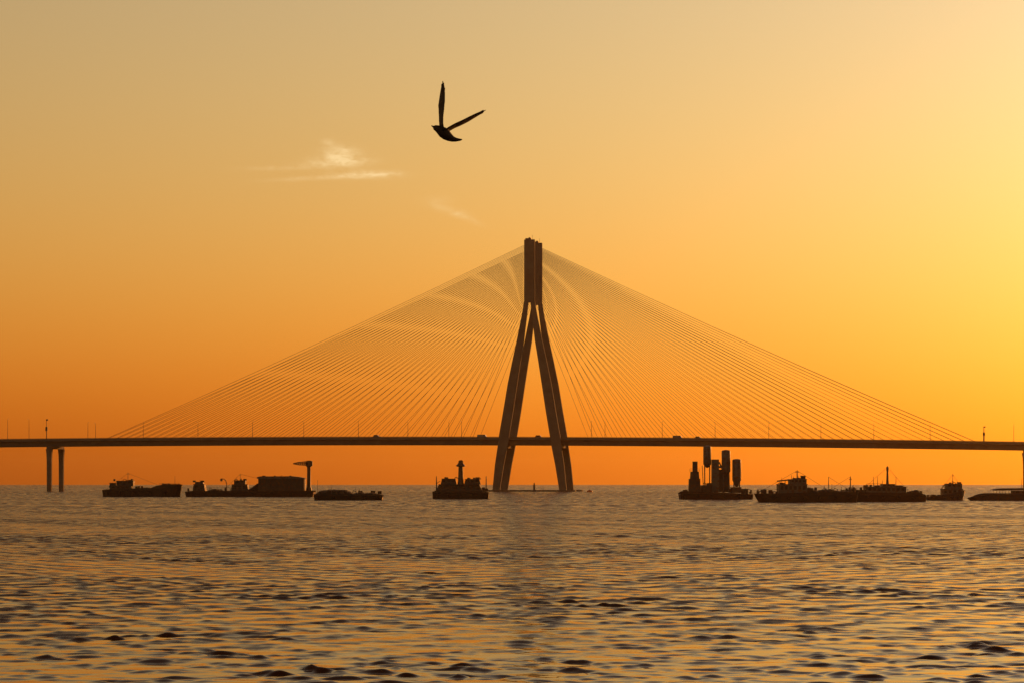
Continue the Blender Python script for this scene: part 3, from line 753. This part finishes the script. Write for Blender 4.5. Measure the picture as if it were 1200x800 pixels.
# ------------------------------------------------------------------ the bird, wings raised
def build_bird():
    Y = 26.0; m = Y / FPX
    def P(px, py, dy=0.0): return Vector(((px - 520) * m, dy * m, (155 - py) * m))
    mb = MB()
    spine = [((505.6, 148.4), 0.45, 0.45, -7), ((508.0, 149.6), 1.2, 1.1, -6.4), ((509.4, 150.3), 2.9, 2.7, -5.8), ((512.2, 151.4), 4.0, 3.6, -4.8), ((515.2, 152.8), 5.2, 4.4, -3.2),
             ((519.0, 155.4), 6.5, 5.6, -1.2), ((523.0, 158.4), 6.2, 5.5, 1.2), ((527.0, 161.0), 4.8, 4.6, 3.4), ((530.5, 162.6), 3.4, 3.8, 5.2), ((533.8, 163.2), 2.4, 4.6, 7.0), ((538.5, 163.2), 1.2, 6.4, 10)]
    pts = [P(a[0], a[1], d) for a, _, _, d in spine]
    rs = []
    n = 16
    for k, (a, r1, r2, d) in enumerate(spine):
        t = (pts[min(k + 1, len(pts) - 1)] - pts[max(k - 1, 0)]).normalized()
        side = Vector((0, 1, 0)); side = (side - t * side.dot(t)).normalized(); up = t.cross(side)
        rs.append([pts[k] + up * (r1 * m * math.cos(2 * math.pi * i / n)) + side * (r2 * m * math.sin(2 * math.pi * i / n)) for i in range(n)])
    mb.rings(rs)
    def wing(secs):                       # (centre px, py, depth), chord half vector (px x, px z, depth), thickness px
        rs = []
        for (cx, cy, cd), (hx, hz, hd), th in secs:
            C = P(cx, cy, cd); h = Vector((hx, hd, hz)) * m
            rs.append((C, h, th * m))
        ring = []
        for k, (C, h, th) in enumerate(rs):
            ax = (rs[min(k + 1, len(rs) - 1)][0] - rs[max(k - 1, 0)][0]).normalized()
            nrm = ax.cross(h).normalized()
            ring.append([C + h, C + h * 0.55 + nrm * th * 0.8, C - h * 0.1 + nrm * th, C - h * 0.65 + nrm * th * 0.6, C - h,
                         C - h * 0.65 - nrm * th * 0.6, C - h * 0.1 - nrm * th, C + h * 0.55 - nrm * th * 0.8])
        mb.rings(ring)
    T = 0.55
    wing([((518.0, 154.0, -1), (3.0, 0.4, -11), 1.5), ((517.2, 147.0, -2), (2.7, 0.3, -11), 1.2), ((517.0, 140.0, -3), (3.0, 0.4, -12), 1.0), ((517.4, 131.0, -5), (3.8, 0.6, -12.5), 0.85), ((517.6, 123.0, -7), (4.5, 0.8, -12), 0.8),
          ((518.4, 114.0, -8), (3.8, 0.4, -10), 0.7), ((518.9, 107.0, -9), (2.9, 0.0, -8), 0.65), ((519.1, 102.0, -9.5), (2.0, 0.0, -5.5), 0.6), ((519.2, 99.0, -9.8), (1.0, 0.0, -3), 0.5)])
    for dx, dt, dd in ((-1.2, 100.5, -3), (0.2, 97.2, -5), (1.4, 99.5, -8), (2.4, 104.0, 3)):       # separated primaries at the tip
        wing([((518.9 + dx * 0.4, 112.0, -8 + dd * .3), (0.9, 0, -2.2), 0.55), ((519.0 + dx * 0.8, (dt + 110) / 2, -9 + dd * .7), (0.8, 0, -1.8), 0.5), ((519.0 + dx, dt, -9.5 + dd), (0.35, 0, -0.8), 0.45)])
    wing([((521.0, 155.0, 2), (0.9, 2.4, -11), 1.5), ((526.0, 151.2, 3), (0.8, 1.9, -11), 1.2), ((533.0, 147.0, 5), (0.8, 1.7, -12), 1.0), ((541.0, 143.2, 7), (0.9, 1.8, -12.5), 0.85), ((549.0, 138.9, 9), (1.0, 2.0, -11.5), 0.8),
          ((557.0, 134.4, 10), (0.9, 1.7, -9.5), 0.7), ((563.0, 131.2, 11), (0.6, 1.2, -7), 0.6), ((567.0, 129.2, 12), (0.3, 0.6, -3), 0.5)])
    for dz, ex, dd in ((0.9, 566.5, -4), (0.2, 569.0, 0), (-0.8, 566.0, 5)):
        wing([((557.5, 134.2 - dz * .4, 10 + dd * .3), (0.2, 0.8, -2.2), 0.5), ((562.5, 131.4 - dz * .8, 11 + dd * .7), (0.2, 0.6, -1.8), 0.48), ((ex, 128.4 + (568 - ex) * .5 - dz, 12 + dd), (0.1, 0.3, -0.8), 0.42)])
    me = mb.mesh('bird_raw', M['feather'])
    ob = link('bird', me)
    md = ob.modifiers.new('remesh', 'REMESH'); md.mode = 'VOXEL'; md.voxel_size = 0.0024; md.use_smooth_shade = True
    dg = bpy.context.evaluated_depsgraph_get()
    me2 = bpy.data.meshes.new_from_object(ob.evaluated_get(dg))
    ob.modifiers.clear(); ob.data = me2; bpy.data.meshes.remove(me)
    if not me2.materials: me2.materials.append(M['feather'])
    for p in me2.polygons: p.use_smooth = True
    ob.location = ((520 - 600) * m, Y, CAM_H + (HOR - 155) * m)
    tag(ob, 'dark bird in flight with both wings raised above the bridge', 'bird')
build_bird()

# ------------------------------------------------------------------ haze: evening air over the water
HAZE_D, HAZE_G = 0.00003, 0.84
hz = MB().box(-16000, 16000, -16000, 16000, -2.0, 140.0)
hm = bpy.data.materials.new('haze_air'); hm.use_nodes = True
hn = hm.node_tree; hn.nodes.remove(hn.nodes['Principled BSDF'])
pv = hn.nodes.new('ShaderNodeVolumePrincipled')
pv.inputs['Color'].default_value = (0.97, 0.60, 0.24, 1)
pv.inputs['Density'].default_value = HAZE_D
pv.inputs['Anisotropy'].default_value = HAZE_G
hn.links.new(pv.outputs[0], hn.nodes['Material Output'].inputs['Volume'])
tag(hz.build('haze', hm), 'thin warm evening haze over the sea', kind='stuff')
